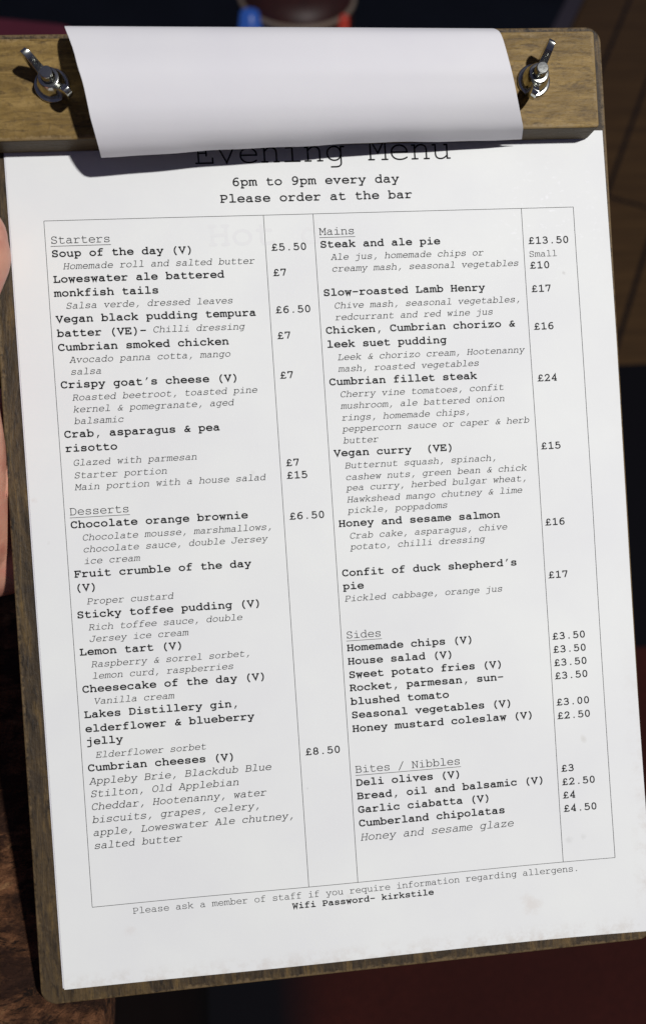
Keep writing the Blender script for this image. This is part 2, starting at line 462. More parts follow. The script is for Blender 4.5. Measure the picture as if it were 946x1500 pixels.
class Print:
    def __init__(s, lift=0.07): s.v = []; s.f = []; s.lift = lift
    def text(s, sty, txt, u, v, underline=False, track=0.0):
        em, w, bold, sh, dr, tk = STY[sty]
        vs, fs = [], []
        for i, ch in enumerate(txt):
            if ch == ' ': continue
            k = len(vs)
            glyph(ch, w, bold, dr, tk, vs, fs, 0.0)
            ox = i*600*(1+track)
            for j in range(k, len(vs)):
                x, y, z = vs[j]; vs[j] = (x+sh*y+ox, y, z)
        if underline:
            k = len(vs)
            n = len(txt)*2
            for j in range(n+1):
                x = j*300.0
                vs += [(x, -190, 0), (x, -232, 0)]
            for j in range(n): fs.append((k+2*j, k+2*j+1, k+2*j+3, k+2*j+2))
        b = len(s.v); e = em/1000
        for x, y, z in vs:
            px, py = page(u + x*e, v - y*e)
            s.v.append(P(px, py, paper_z(px, py) + s.lift) + Vector((0, 0, z)))
        s.f += [tuple(i+b for i in f) for f in fs]
    def line(s, u0, v0, u1, v1, w, lift=0.045):
        n = max(2, int(math.hypot(u1-u0, v1-v0)/3))
        dx, dy = u1-u0, v1-v0; d = math.hypot(dx, dy); nx, ny = -dy/d*w/2, dx/d*w/2
        b = len(s.v)
        for k in range(n+1):
            t = k/n
            for sg in (1, -1):
                px, py = page(u0+dx*t+nx*sg, v0+dy*t+ny*sg)
                s.v.append(P(px, py, paper_z(px, py) + lift))
        for k in range(n):
            s.f.append((b+2*k, b+2*k+1, b+2*k+3, b+2*k+2))
    def build(s, name, material, parent):
        me = bpy.data.meshes.new(name)
        me.from_pydata([tuple(v) for v in s.v], [], s.f); me.update()
        # every letter faces up, out of the page
        bm = bmesh.new(); bm.from_mesh(me)
        for f in bm.faces:
            f.normal_update()
            if f.normal.z < 0: f.normal_flip()
        bm.to_mesh(me); bm.free()
        return link(name, me, material, parent)
MENU = {
  'Starters': [
    ('h12', 'Starters', 1.72, 7.87),
    ('b12', 'Soup of the day (V)', 1.72, 12.52),
    ('i10', 'Homemade roll and salted butter', 5.3, 16.76),
    ('b12', 'Loweswater ale battered', 1.72, 21.35),
    ('b12', 'monkfish tails', 1.72, 26.14),
    ('i10', 'Salsa verde, dressed leaves', 5.3, 30.34),
    ('b12', 'Vegan black pudding tempura', 1.72, 35.04),
    ('b12', 'batter (VE)-', 1.72, 39.91),
    ('b12', 'Cumbrian smoked chicken', 1.72, 44.71),
    ('i10', 'Avocado panna cotta, mango', 5.3, 48.9),
    ('i10', 'salsa', 5.3, 52.98),
    ('b12', "Crispy goat's cheese (V)", 1.72, 57.54),
    ('i10', 'Roasted beetroot, toasted pine', 5.3, 61.86),
    ('i10', 'kernel & pomegranate, aged', 5.3, 65.93),
    ('i10', 'balsamic', 5.3, 69.94),
    ('b12', 'Crab, asparagus & pea', 1.72, 74.52),
    ('b12', 'risotto', 1.72, 79.4),
    ('i10', 'Glazed with parmesan', 4.0, 84.21),
    ('i10', 'Starter portion', 4.0, 88.56),
    ('i10', 'Main portion with a house salad', 4.0, 92.63),
  ],
  'Desserts': [
    ('h12', 'Desserts', 1.72, 101.16),
    ('b12', 'Chocolate orange brownie', 1.72, 105.7),
    ('i10', 'Chocolate mousse, marshmallows,', 5.3, 110.09),
    ('i10', 'chocolate sauce, double Jersey', 5.3, 114.18),
    ('i10', 'ice cream', 5.3, 118.21),
    ('b12', 'Fruit crumble of the day', 1.72, 122.72),
    ('b12', '(V)', 1.72, 127.43),
    ('i10', 'Proper custard', 5.3, 132.15),
    ('b12', 'Sticky toffee pudding (V)', 1.72, 136.82),
    ('i10', 'Rich toffee sauce, double', 5.3, 141.14),
    ('i10', 'Jersey ice cream', 5.3, 145.17),
    ('b12', 'Lemon tart (V)', 1.72, 149.7),
    ('i10', 'Raspberry & sorrel sorbet,', 5.3, 153.98),
    ('i10', 'lemon curd, raspberries', 5.3, 158.03),
    ('b12', 'Cheesecake of the day (V)', 1.72, 162.6),
    ('i10', 'Vanilla cream', 5.3, 166.79),
    ('b12', 'Lakes Distillery gin,', 1.72, 171.43),
    ('b12', 'elderflower & blueberry', 1.72, 176.34),
    ('b12', 'jelly', 1.72, 180.76),
    ('i10', 'Elderflower sorbet', 4.6, 185.39),
    ('b12', 'Cumbrian cheeses (V)', 1.72, 189.93),
    ('i11', 'Appleby Brie, Blackdub Blue', 1.9, 194.46),
    ('i11', 'Stilton, Old Applebian', 1.9, 198.87),
    ('i11', 'Cheddar, Hootenanny, water', 1.9, 203.33),
    ('i11', 'biscuits, grapes, celery,', 1.9, 207.82),
    ('i11', 'apple, Loweswater Ale chutney,', 1.9, 212.33),
    ('i11', 'salted butter', 1.9, 216.82),
  ],
  'Mains': [
    ('h12', 'Mains', 94.2, 7.5),
    ('b12', 'Steak and ale pie', 94.2, 12.03),
    ('i10', 'Ale jus, homemade chips or', 97.72, 16.39),
    ('i10', 'creamy mash, seasonal vegetables', 97.72, 20.5),
    ('b12', 'Slow-roasted Lamb Henry', 94.2, 29.04),
    ('i10', 'Chive mash, seasonal vegetables,', 97.72, 33.52),
    ('i10', 'redcurrant and red wine jus', 97.72, 37.64),
    ('b12', 'Chicken, Cumbrian chorizo &', 94.2, 42.33),
    ('b12', 'leek suet pudding', 94.2, 47.27),
    ('i10', 'Leek & chorizo cream, Hootenanny', 97.72, 51.75),
    ('i10', 'mash, roasted vegetables', 97.72, 55.82),
    ('b12', 'Cumbrian fillet steak', 94.2, 60.52),
    ('i10', 'Cherry vine tomatoes, confit', 97.72, 64.84),
    ('i10', 'mushroom, ale battered onion', 97.72, 68.95),
    ('i10', 'rings, homemade chips,', 97.72, 73.12),
    ('i10', 'peppercorn sauce or caper & herb', 97.72, 77.11),
    ('i10', 'butter', 97.72, 81.24),
    ('b12', 'Vegan curry  (VE)', 94.2, 85.73),
    ('i10', 'Butternut squash, spinach,', 97.72, 90.1),
    ('i10', 'cashew nuts, green bean & chick', 97.72, 94.22),
    ('i10', 'pea curry, herbed bulgar wheat,', 97.72, 98.01),
    ('i10', 'Hawkshead mango chutney & lime', 97.72, 102.15),
    ('i10', 'pickle, poppadoms', 97.72, 106.03),
    ('b12', 'Honey and sesame salmon', 94.2, 110.7),
    ('i10', 'Crab cake, asparagus, chive', 97.72, 115.02),
    ('i10', 'potato, chilli dressing', 97.72, 118.96),
    ('b12', "Confit of duck shepherd's", 94.2, 128.22),
    ('b12', 'pie', 94.2, 132.95),
    ('i10', 'Pickled cabbage, orange jus', 94.5, 137.17),
  ],
  'Sides': [
    ('h12', 'Sides', 94.2, 150.28),
    ('b12', 'Homemade chips (V)', 94.2, 154.85),
    ('b12', 'House salad (V)', 94.2, 159.64),
    ('b12', 'Sweet potato fries (V)', 94.2, 164.43),
    ('b12', 'Rocket, parmesan, sun-', 94.2, 169.1),
    ('b12', 'blushed tomato', 94.2, 173.96),
    ('b12', 'Seasonal vegetables (V)', 94.2, 178.74),
    ('b12', 'Honey mustard coleslaw (V)', 94.2, 183.6),
  ],
  'Bites / Nibbles': [
    ('h12', 'Bites / Nibbles', 94.2, 198.1),
    ('b12', 'Deli olives (V)', 94.2, 202.79),
    ('b12', 'Bread, oil and balsamic (V)', 94.2, 207.56),
    ('b12', 'Garlic ciabatta (V)', 94.2, 212.36),
    ('b12', 'Cumberland chipolatas', 94.2, 217.21),
    ('i12', 'Honey and sesame glaze', 94.45, 222.21),
  ],
  'PL': [
    ('p12', '£5.50', 76.95, 12.55),
    ('p12', '£7', 76.95, 21.42),
    ('p12', '£6.50', 76.95, 34.47),
    ('p12', '£7', 76.95, 43.53),
    ('p12', '£7', 76.95, 57.46),
    ('p12', '£7', 76.95, 88.26),
    ('p12', '£15', 76.95, 92.71),
    ('p12', '£6.50', 76.95, 107.12),
    ('p12', '£8.50', 76.95, 190.48),
  ],
  'PR': [
    ('p12', '£13.50', 169.45, 12.91),
    ('r10', 'Small', 169.45, 17.46),
    ('p12', '£10', 169.45, 21.76),
    ('p12', '£17', 169.45, 30.22),
    ('p12', '£16', 169.45, 43.83),
    ('p12', '£24', 169.45, 62.5),
    ('p12', '£15', 169.05, 87.04),
    ('p12', '£16', 168.8, 114.57),
    ('p12', '£17', 168.8, 133.71),
    ('p12', '£3.50', 168.8, 155.99),
    ('p12', '£3.50', 168.8, 160.77),
    ('p12', '£3.50', 168.8, 165.59),
    ('p12', '£3.50', 168.8, 170.37),
    ('p12', '£3.00', 168.8, 179.95),
    ('p12', '£2.50', 168.8, 184.9),
    ('p12', '£3', 169.05, 204.15),
    ('p12', '£2.50', 169.05, 209.07),
    ('p12', '£4', 169.05, 213.94),
    ('p12', '£4.50', 169.05, 218.82),
  ],
}
# ------------------------------------------------------------------ setting: floor, carpet, rug (world metres, table top at z = 0)
FLOOR = -0.72
fl = Mat('floor_boards', rough=0.5, spec=0.3)
# boards run away to the right, about 95 mm wide
v = fl.coord(rot=(0, 0, math.radians(-62.2)))
x, y, z = fl.xyz(v)
row = fl.math('DIVIDE', y, 0.098)
fr = fl.math('FRACT', row)
idx = fl.math('FLOOR', row)
wn = fl.n('ShaderNodeTexWhiteNoise'); wn.noise_dimensions = '1D'; fl.l(idx, wn.inputs['W'])
xs = fl.math('ADD', x, fl.math('MULTIPLY', wn.outputs['Value'], 1.7))
ex = fl.math('FRACT', fl.math('DIVIDE', xs, 1.35))
gap = fl.math('MAXIMUM', fl.math('LESS_THAN', fr, 0.075), fl.math('LESS_THAN', ex, 0.006))
gr = fl.noise(fl.coord((6, 90, 6), rot=(0, 0, math.radians(-62.2))), 1.0, 6, 0.6, 0.5)
c = fl.ramp(gr, [(0.3, (0.050, 0.027, 0.010)), (0.7, (0.100, 0.054, 0.019))])
c = fl.mix(c, (0.045, 0.023, 0.009), fl.math('MULTIPLY', wn.outputs['Value'], 0.55))
c = fl.mix(c, (0.004, 0.003, 0.003), gap)
fl.base(c)
fl.bump(fl.math('SUBTRACT', 1.0, gap), 0.6, 0.003)
floor = from_bm('floor', box_bm(-8, 8, -8, 12, FLOOR-0.05, FLOOR), fl.m)
tag(floor, kind='structure')

def fabric(name, c0, c1, scale=420, rough=0.9):
    m = Mat(name, rough=rough, spec=0.15)
    f = m.noise(m.coord(), scale, 3, 0.6); b = m.noise(m.coord(), 9, 4, 0.6)
    m.base(m.mix(m.ramp(f, [(0.3, c0), (0.7, c1)]), c0, m.ramp(b, [(0.35, (0.7, 0.7, 0.7)), (0.7, (0, 0, 0))])))
    m.bump(f, 0.5, 0.002)
    return m

navy = fabric('navy_carpet', (0.0035, 0.005, 0.010), (0.008, 0.011, 0.020)).m
# fitted carpet left of the metal strip; its edge runs along the boards
d = Vector((0.472, 0.8816)); nrm = Vector((0.8816, -0.472))
e0 = Vector((0.822, 1.615))
pts = [e0 + d*3.5, e0 + d*3.5 - nrm*7, e0 - d*0.95 - nrm*7, e0 - d*0.95]
carpet = from_bm('carpet', outline_bm([(p.x, p.y) for p in pts], FLOOR+0.0005, FLOOR+0.009), navy)
tag(carpet, kind='structure')
strip_mat = Mat('dull_metal', rough=0.5, metal=0.6, color=(0.10, 0.085, 0.10)).m
pts = [e0 + d*3.5 + nrm*0.024, e0 + d*3.5 - nrm*0.012, e0 - d*0.95 - nrm*0.012, e0 - d*0.95 + nrm*0.024]
strip = bevel(from_bm('threshold_strip', outline_bm([(p.x, p.y) for p in pts], FLOOR+0.0015, FLOOR+0.013), strip_mat), 0.004)
tag(strip, 'dull grey metal strip where the dark carpet meets the brown floorboards', 'floor strip')

rg = fabric('rug_pile', (0.026, 0.0055, 0.0045), (0.052, 0.010, 0.0072), 260)
x, y, z = rg.xyz(rg.coord())
src = rg.b.inputs['Base Color'].links[0].from_socket
inside = rg.math('MULTIPLY', rg.math('MULTIPLY', rg.math('LESS_THAN', y, 0.16), rg.math('LESS_THAN', x, 1.1)), rg.ramp(rg.math('MULTIPLY', x, 5.0), [(0.33, (0, 0, 0)), (0.60, (1, 1, 1))]))
rg.base(rg.mix((0.0032, 0.003, 0.005), src, inside))
rug = from_bm('rug', outline_bm(round_rect(-0.3, 1.5, -0.9, 0.64, 0.01), FLOOR+0.0005, FLOOR+0.011), rg.m)
tag(rug, 'dark red rug with navy border on the floor under the clipboard', 'rug')

# ------------------------------------------------------------------ rough table under the board's lower left corner
rough = Mat('rough_timber', rough=0.75, spec=0.25)
g = rough.noise(rough.coord((85, 120, 100), rot=(0, 0, 0.3)), 1.0, 10, 0.74, 0.5)
k = rough.noise(rough.coord((100, 190, 120), rot=(0, 0, 0.35)), 1.0, 8, 0.76, 0.4)
bgn = rough.noise(rough.coord((40, 75, 50), rot=(0, 0, 0.3)), 1.0, 7, 0.70, 0.4)
c = rough.ramp(g, [(0.34, (0.035, 0.015, 0.007)), (0.45, (0.14, 0.058, 0.025)), (0.57, (0.30, 0.13, 0.058)), (0.68, (0.50, 0.27, 0.12))])
c = rough.mix(c, (0.014, 0.007, 0.004), rough.ramp(k, [(0.52, (0, 0, 0)), (0.59, (0.95, 0.95, 0.95))]))
c = rough.mix(c, (0.045, 0.018, 0.010), rough.ramp(bgn, [(0.44, (0.92, 0.92, 0.92)), (0.54, (0, 0, 0))]))
rough.base(c)
rough.bump(rough.math('SUBTRACT', rough.math('ADD', g, bgn), k), 1.0, 0.006)
blackp = Mat('black_paint', rough=0.6, spec=0.2)
bn = blackp.noise(blackp.coord((12, 12, 3)), 3.0, 5)
blackp.base(blackp.ramp(bn, [(0.3, (0.002, 0.0018, 0.0018)), (0.7, (0.004, 0.003, 0.003))]))
table = empty('pub_table', Matrix.Translation((-0.4, -0.25, FLOOR)))
tag(table, 'rough brown wooden table with black sides under the lower left corner', 'table')
tp = bmesh.new()
pts = round_rect(-0.5, 0.4015, -0.45, 0.33, 0.03)
outline_bm(pts, 0.684, 0.7195, tp)
o = bevel(from_bm('tabletop', tp, rough.m, table), 0.005, 3)
o = bevel(from_bm('side_panel', outline_bm(round_rect(-0.49, 0.396, -0.44, 0.32, 0.02), 0.03, 0.683), blackp.m, table), 0.003)
o = bevel(from_bm('plinth', outline_bm(round_rect(-0.47, 0.376, -0.42, 0.30, 0.02), 0.0, 0.03), blackp.m, table), 0.002)

# ------------------------------------------------------------------ things behind the top edge, out of focus
mar = fabric('maroon_cloth', (0.085, 0.016, 0.030), (0.14, 0.027, 0.046), 300)
dark_wood = Mat('dark_wood', rough=0.45, color=(0.02, 0.012, 0.008)).m
stool = empty('bench_stool', Matrix.Translation((-0.345, 0.755, FLOOR)) @ Matrix.Rotation(math.radians(-11.2), 4, 'Z'))
tag(stool, 'maroon cushioned bench stool behind the top left corner of the clipboard', 'stool')
bm = bmesh.new(); outline_bm(round_rect(-0.30, 0.225, -0.155, 0.155, 0.03), 0.375, 0.45, bm)
bevel(from_bm('cushion', bm, mar.m, stool, smooth=False), 0.016, 4)
bevel(from_bm('seat_frame', box_bm(-0.285, 0.245, -0.14, 0.14, 0.33, 0.374), dark_wood, stool), 0.003)
for sx in (-0.265, 0.225):
    for sy in (-0.12, 0.12):
        bevel(from_bm('leg', box_bm(sx-0.018, sx+0.018, sy-0.018, sy+0.018, 0, 0.329), dark_wood, stool), 0.003)

pf = Mat('oxblood_leather', rough=0.5, spec=0.4)
pn = pf.noise(pf.coord(), 60, 5, 0.6)
pf.base(pf.ramp(pn, [(0.3, (0.026, 0.0075, 0.006)), (0.7, (0.045, 0.012, 0.009))]))
pf.bump(pn, 0.3, 0.001)
cream = Mat('cream_piping', rough=0.5, color=(0.22, 0.17, 0.13)).m
pouf = empty('pouf', Matrix.Translation((0.212, 1.305, FLOOR)))
tag(pouf, 'round dark red pouf with pale piping behind the top of the clipboard', 'pouf')
from_bm('cushion', lathe_bm([(0.001, 0.0), (0.085, 0.0), (0.098, 0.03), (0.102, 0.13), (0.099, 0.235), (0.09, 0.258), (0.06, 0.27), (0.001, 0.276)], 48), pf.m, pouf, smooth=True)
bm = bmesh.new()
for i in range(48):
    pass
ring = []
for i in range(48):
    a = 2*math.pi*i/48
    ring.append([bm.verts.new(((0.0985+0.0045*math.cos(b))*math.cos(a), (0.0985+0.0045*math.cos(b))*math.sin(a), 0.240+0.0045*math.sin(b))) for b in [2*math.pi*j/8 for j in range(8)]])
for i in range(48):
    for j in range(8):
        bm.faces.new((ring[i][j], ring[(i+1) % 48][j], ring[(i+1) % 48][(j+1) % 8], ring[i][(j+1) % 8]))
from_bm('piping', bm, cream, pouf, smooth=True)

def glow(name, col, strength):
    m = Mat(name, rough=0.3, color=tuple(0.4*c for c in col))
    m.b.inputs['Emission Color'].default_value = (*col, 1)
    m.b.inputs['Emission Strength'].default_value = strength
    return m.m
def reflection_glow(name, loc, col, strength, r, h, label):  # added glowing body standing in for a blurred reflection, no real lamp
    t = empty(name, Matrix.Translation(loc))
    tag(t, label, 'light')
    from_bm('glow_body', lathe_bm([(0.001, 0.006), (r*0.85, 0.006), (r, h*0.3), (r*0.95, h*0.75), (r*0.6, h), (0.001, h*1.02)], 24), glow(name+'_glow', col, strength), t, smooth=True)
    from_bm('base', lathe_bm([(0.001, 0), (r*0.9, 0), (r*0.95, 0.003), (r*0.9, 0.0058), (0.001, 0.0058)], 24), strip_mat, t)
    return t

# ------------------------------------------------------------------ the clipboard
clip = empty('clipboard', PAGE.copy())
tag(clip, 'brown wooden clipboard with screwed clamp bar holding the evening menu', 'clipboard')
bm = bmesh.new()
outline_bm([(x*MM, -y*MM) for x, y in round_rect(-18.2, 201.3, -64.3, 269.6, 5.5, 8)], -6.2*MM, -0.35*MM, bm)
bevel(from_bm('backboard', bm, board_wood.m, clip), 0.0007, 3)
bm = bmesh.new()
outline_bm([(x*MM, -y*MM) for x, y in round_rect(-14.5, 193.9, -57.0, -23.3, 1.2, 4)], 0.35*MM, 11.0*MM, bm)
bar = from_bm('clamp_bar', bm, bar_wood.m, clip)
bar.data.materials.append(bar_shade.m)      # sawn sides in a darker copy: shade painted into the wood colour
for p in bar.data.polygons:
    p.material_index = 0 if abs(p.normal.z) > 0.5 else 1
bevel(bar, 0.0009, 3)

def wing_nut(cx, cy, ang):
    base = Matrix.Translation(P(cx, cy, 11.0)) @ Matrix.Rotation(ang, 4, 'Z')
    bm = lathe_bm([(2.1, 0.02), (5.3, 0.02), (5.5, 0.2), (5.4, 0.75), (5.0, 0.9), (2.1, 0.9)], 36, cap=False)
    # hub, stepped up to a collar round the bolt
    lathe_bm([(2.2, 0.9), (4.35, 0.92), (4.5, 1.3), (4.1, 3.4), (3.5, 5.6), (3.1, 6.3), (2.2, 6.35)], 36, bm=bm, cap=False)
    for sgn in (1, -1):
        prof = [(2.4, 1.2), (4.4, 1.0), (6.8, 2.1), (9.0, 4.4), (10.4, 7.0), (10.9, 9.0), (10.8, 10.4), (10.2, 11.4), (9.2, 11.9), (8.0, 11.6), (6.6, 10.3), (5.2, 8.3), (3.8, 6.7), (2.4, 6.0)]
        a = []; b_ = []
        for r, z_ in prof:
            r = 2.4 + (r-2.4)*0.84; z_ *= 0.93
            h = 1.45 - 0.07*(r-2.4)
            tw = 0.16*(r-2.4)*sgn
            a.append(bm.verts.new((sgn*r, -h + tw, z_))); b_.append(bm.verts.new((sgn*r, h + tw, z_)))
        bm.faces.new(a); bm.faces.new(b_)
        for i in range(len(prof)):
            j = (i+1) % len(prof)
            bm.faces.new((a[i], a[j], b_[j], b_[i]))
    bmesh.ops.scale(bm, vec=(1.06*MM, 1.06*MM, MM), verts=bm.verts)
    nut = from_bm('wing_nut', bm, zinc, clip, base)
    bevel(nut, 0.0007, 4, 40)
    for p in nut.data.polygons: p.use_smooth = True
    # threaded bolt end sub-part
    bm = bmesh.new()
    prof = [(0.01, 0.0)]
    z_ = 0.0
    while z_ < 9.0:
        prof += [(2.15, z_), (1.85, z_+0.3)]
        z_ += 0.6
    prof += [(2.12, 9.0), (2.08, 9.6), (1.82, 9.9), (0.9, 9.92), (0.01, 9.92)]
    lathe_bm(prof, 24, bm=bm, cap=False)
    bmesh.ops.scale(bm, vec=(MM, MM, MM), verts=bm.verts)
    be = from_bm('bolt_end', bm, zinc, nut, smooth=True)
    for p in be.data.polygons:
        if abs(p.normal.z) > 0.8: p.use_smooth = False
    return nut
wing_nut(7.6, -41.0, math.radians(128.0))
wing_nut(171.0, -39.6, math.radians(61.0))

# ------------------------------------------------------------------ the menu sheets
def crisp_border(me):
    """the cut edge of a sheet stays sharp when the faces are shaded smooth"""
    n = {}
    for p in me.polygons:
        for k in p.edge_keys: n[k] = n.get(k, 0) + 1
    a = me.attributes.new('sharp_edge', 'BOOLEAN', 'EDGE')
    for e in me.edges:
        if n.get(e.key, 0) == 1: a.data[e.index].value = True

def sheet_mesh(name, x0, x1, y0, y1, material, dz, thick, mat):
    nx, ny = 88, 124
    vs = []; fs = []
    for j in range(ny+1):
        for i in range(nx+1):
            px, py = page(x0 + (x1-x0)*i/nx, y0 + (y1-y0)*j/ny)
            vs.append(P(px, py, paper_z(px, py) + dz))
    for j in range(ny):
        for i in range(nx):
            k = j*(nx+1)+i
            fs.append((k+nx+1, k+nx+2, k+1, k))
    o = from_pydata(name, vs, fs, material, None, mat, smooth=True)
    crisp_border(o.data)
    m = o.modifiers.new('thickness', 'SOLIDIFY'); m.thickness = thick*MM; m.offset = -1
    return o
menu = sheet_mesh('menu_sheet', -11.35, 199.75, -27.5, 264.5, paper.m, 0.0, 0.10, PAGE.copy())
tag(menu, 'white printed evening menu page clamped on top of the board', 'menu')
under = sheet_mesh('menu_sheet', -11.85, 199.4, -27.5, 264.1, paper_plain.m, -0.22, 0.10, PAGE.copy())
tag(under, 'white under page just peeking out along the left edge of the printed page', 'sheet')

def part(name, material=ink):
    pr = Print()
    return pr, lambda: pr.build(name, material, menu)
pr, done = part('title_lettering'); pr.text('t36', 'Evening Menu', 52.15, -18.3); done()
pr, done = part('opening_hours'); pr.text('b14', '6pm to 9pm every day', 64.75, -10.3); pr.text('b14', 'Please order at the bar', 60.25, -4.6); done()
pr, done = part('ruled_border', ink_pale)
W_, H_ = 187.0, 236.9
for a in ((0, 0, W_, 0), (0, H_, W_, H_)): pr.line(*a, 0.17)
for a in ((0, 0, 0, H_), (W_, 0, W_, H_), (75.07, 0, 75.07, H_), (92.5, 0, 92.5, H_), (167.7, 0, 167.7, H_)): pr.line(*a, 0.17, 0.05)
done()
for key in ('Starters', 'Desserts', 'Mains', 'Sides', 'Bites / Nibbles'):
    rows = MENU[key]
    pr, done = part('section_heading')
    pr.text('h12', rows[0][1], rows[0][2], rows[0][3], underline=True); done()
    pr, done = part('dish_list')
    for sty, txt, u, v_ in rows[1:]: pr.text(sty, txt, u, v_)
    if key == 'Starters': pr.text('i10', 'Chilli dressing', 34.15, 39.55)
    done()
for key in ('PL', 'PR'):
    for sty, txt, u, v_ in MENU[key]:
        pr, done = part('price'); pr.text(sty, txt, u, v_); done()
pr, done = part('footnote')
pr.text('r10', 'Please ask a member of staff if you require information regarding allergens.', 13.55, 240.6, track=-0.006)
pr.text('b10', 'Wifi Password- kirkstile', 68.8, 244.1); done()
pr, done = part('show_through_lettering', ghost); pr.lift = 0.018; pr.text('g40', 'Hot d', 55.2, 10.4); done()

# plain smaller sheet folded up over the clamp bar, its free edge hanging just in front
LE = [(13.2, -56.6, 1.0), (13.2, -58.6, 6.0), (13.6, -58.4, 13.0), (14.3, -55.5, 19.8), (17.0, -46.7, 24.2), (18.5, -39.9, 26.5), (19.8, -34.5, 26.5), (20.7, -28.2, 25.3), (21.1, -24.7, 24.0), (21.6, -21.9, 22.3), (22.0, -19.5, 20.2), (22.3, -17.4, 17.2), (22.3, -16.2, 13.0)]
RE = [(155.2, -56.6, 1.0), (155.2, -58.2, 6.0), (155.5, -57.0, 12.5), (156.3, -53.6, 18.8), (157.2, -49.4, 22.0), (159.2, -39.7, 22.5), (160.8, -34.4, 21.0), (162.6, -29.1, 18.5), (164.5, -25.4, 15.2), (166.0, -23.4, 12.2), (166.9, -22.6, 8.8), (167.8, -21.9, 5.0)]
def spline(pts, n):
    out = []
    p = [Vector(q) for q in pts]
    p = [p[0]*2-p[1]] + p + [p[-1]*2-p[-2]]
    for i in range(1, len(p)-2):
        for k in range(n):
            t = k/n
            out.append(0.5*((2*p[i]) + (p[i+1]-p[i-1])*t + (2*p[i-1]-5*p[i]+4*p[i+1]-p[i+2])*t*t + (3*p[i]-p[i-1]-3*p[i+1]+p[i+2])*t**3))
    out.append(p[-2])
    return out
def even(pts, n):
    acc = [0.0]
    for p, q in zip(pts, pts[1:]): acc.append(acc[-1] + (q-p).length)
    out = []; k = 0
    for i in range(n):
        s_ = acc[-1]*i/(n-1)
        while k < len(pts)-2 and acc[k+1] < s_: k += 1
        out.append(pts[k].lerp(pts[k+1], min(1.0, (s_-acc[k])/(acc[k+1]-acc[k]))))
    return out
la, ra = even(spline(LE, 8), 72), even(spline(RE, 8), 72)
nx = 60; vs = []; fs = []
for j, (a, b) in enumerate(zip(la, ra)):
    for i in range(nx+1):
        t = i/nx
        q = a.lerp(b, t)
        q.z += 0.9*math.sin(t*math.pi)*(j/len(la))**2 + 0.12*math.sin(t*9.0 + j*0.12)*(j/len(la))
        q.y += (0.18*math.sin(t*17.0) + 0.1*math.sin(t*41.0 + 1.0))*max(0.0, (j/len(la)-0.85)*6)
        q.y -= 0.8*math.sin(t*math.pi)*max(0.0, (j/len(la)-0.8)*5)
        vs.append(P(q.x, q.y, q.z))
for j in range(len(la)-1):
    for i in range(nx):
        k = j*(nx+1)+i
        fs.append((k, k+1, k+nx+2, k+nx+1))
roll = from_pydata('folded_sheet', vs, fs, paper_plain.m, None, PAGE.copy(), smooth=True)
crisp_border(roll.data)
m = roll.modifiers.new('thickness', 'SOLIDIFY'); m.thickness = 0.11*MM; m.offset = 0
tag(roll, 'blank white sheet curled over the clamp bar at the top', 'sheet')

# ------------------------------------------------------------------ the hand that holds the left edge
skin = Mat('skin', rough=0.5, spec=0.4)
sn = skin.noise(skin.coord(), 55, 5, 0.6); sf = skin.noise(skin.coord(), 900, 3, 0.6)
c = skin.ramp(sn, [(0.34, (0.46, 0.18, 0.125)), (0.5, (0.58, 0.29, 0.20)), (0.66, (0.54, 0.185, 0.145))])
skin.base(c)
skin.b.inputs['Subsurface Weight'].default_value = 0.12
skin.b.inputs['Subsurface Radius'].default_value = (0.004, 0.0015, 0.0008)
skin.b.inputs['Subsurface Scale'].default_value = 0.5
skin.bump(sf, 0.25, 0.0003)

def limb(bm, a, b, ra_, rb_, flat=1.0):
    """tapered round-ended limb between two joints (page millimetres)"""
    A, B = P(*a), P(*b)
    ax = (B-A); L_ = ax.length; ax.normalize()
    up = Vector((0, 0, 1)); side = ax.cross(up)
    if side.length < 1e-4: side = Vector((1, 0, 0))
    side.normalize(); up = side.cross(ax)
    rings = []; n = 20
    st = []
    for k in range(0, 7):
        t = math.pi/2*(1-k/6); st.append((-math.sin(t)*ra_*MM, math.cos(t)*ra_*MM))
    for k in range(0, 7):
        t = math.pi/2*k/6; st.append((L_ + math.sin(t)*rb_*MM, math.cos(t)*rb_*MM))
    for d_, r in st:
        r = max(r, 1e-5)
        rings.append([bm.verts.new(A + ax*d_ + side*math.cos(2*math.pi*k/n)*r + up*math.sin(2*math.pi*k/n)*r*flat) for k in range(n)])
    for p_, q_ in zip(rings, rings[1:]):
        for k in range(n):
            bm.faces.new((p_[k], p_[(k+1) % n], q_[(k+1) % n], q_[k]))
    bm.faces.new(rings[0]); bm.faces.new(rings[-1])
hb = bmesh.new()
TH = [(-21.5, 8.0, 10.6), (-30.5, 35.0, 9.5), (-30.0, 72.0, 6.5), (-36.5, 104.0, -13.0)]   # thumb tip, joint, knuckle, root
limb(hb, TH[0], (-22.6, 14.0, 11.4), 11.6, 13.4)
limb(hb, (-22.6, 14.0, 11.4), TH[1], 13.4, 11.2)
limb(hb, TH[1], TH[2], 10.8, 13.4)
limb(hb, TH[2], TH[3], 13.4, 18.0)
WR = (-72.0, 120.0, -34.0)
limb(hb, TH[3], WR, 18.0, 22.0, 0.85)
limb(hb, WR, (-230.0, 150.0, -40.0), 22.0, 32.0, 0.9)
limb(hb, (-33.0, 112.0, -22.0), WR, 15.0, 21.0)
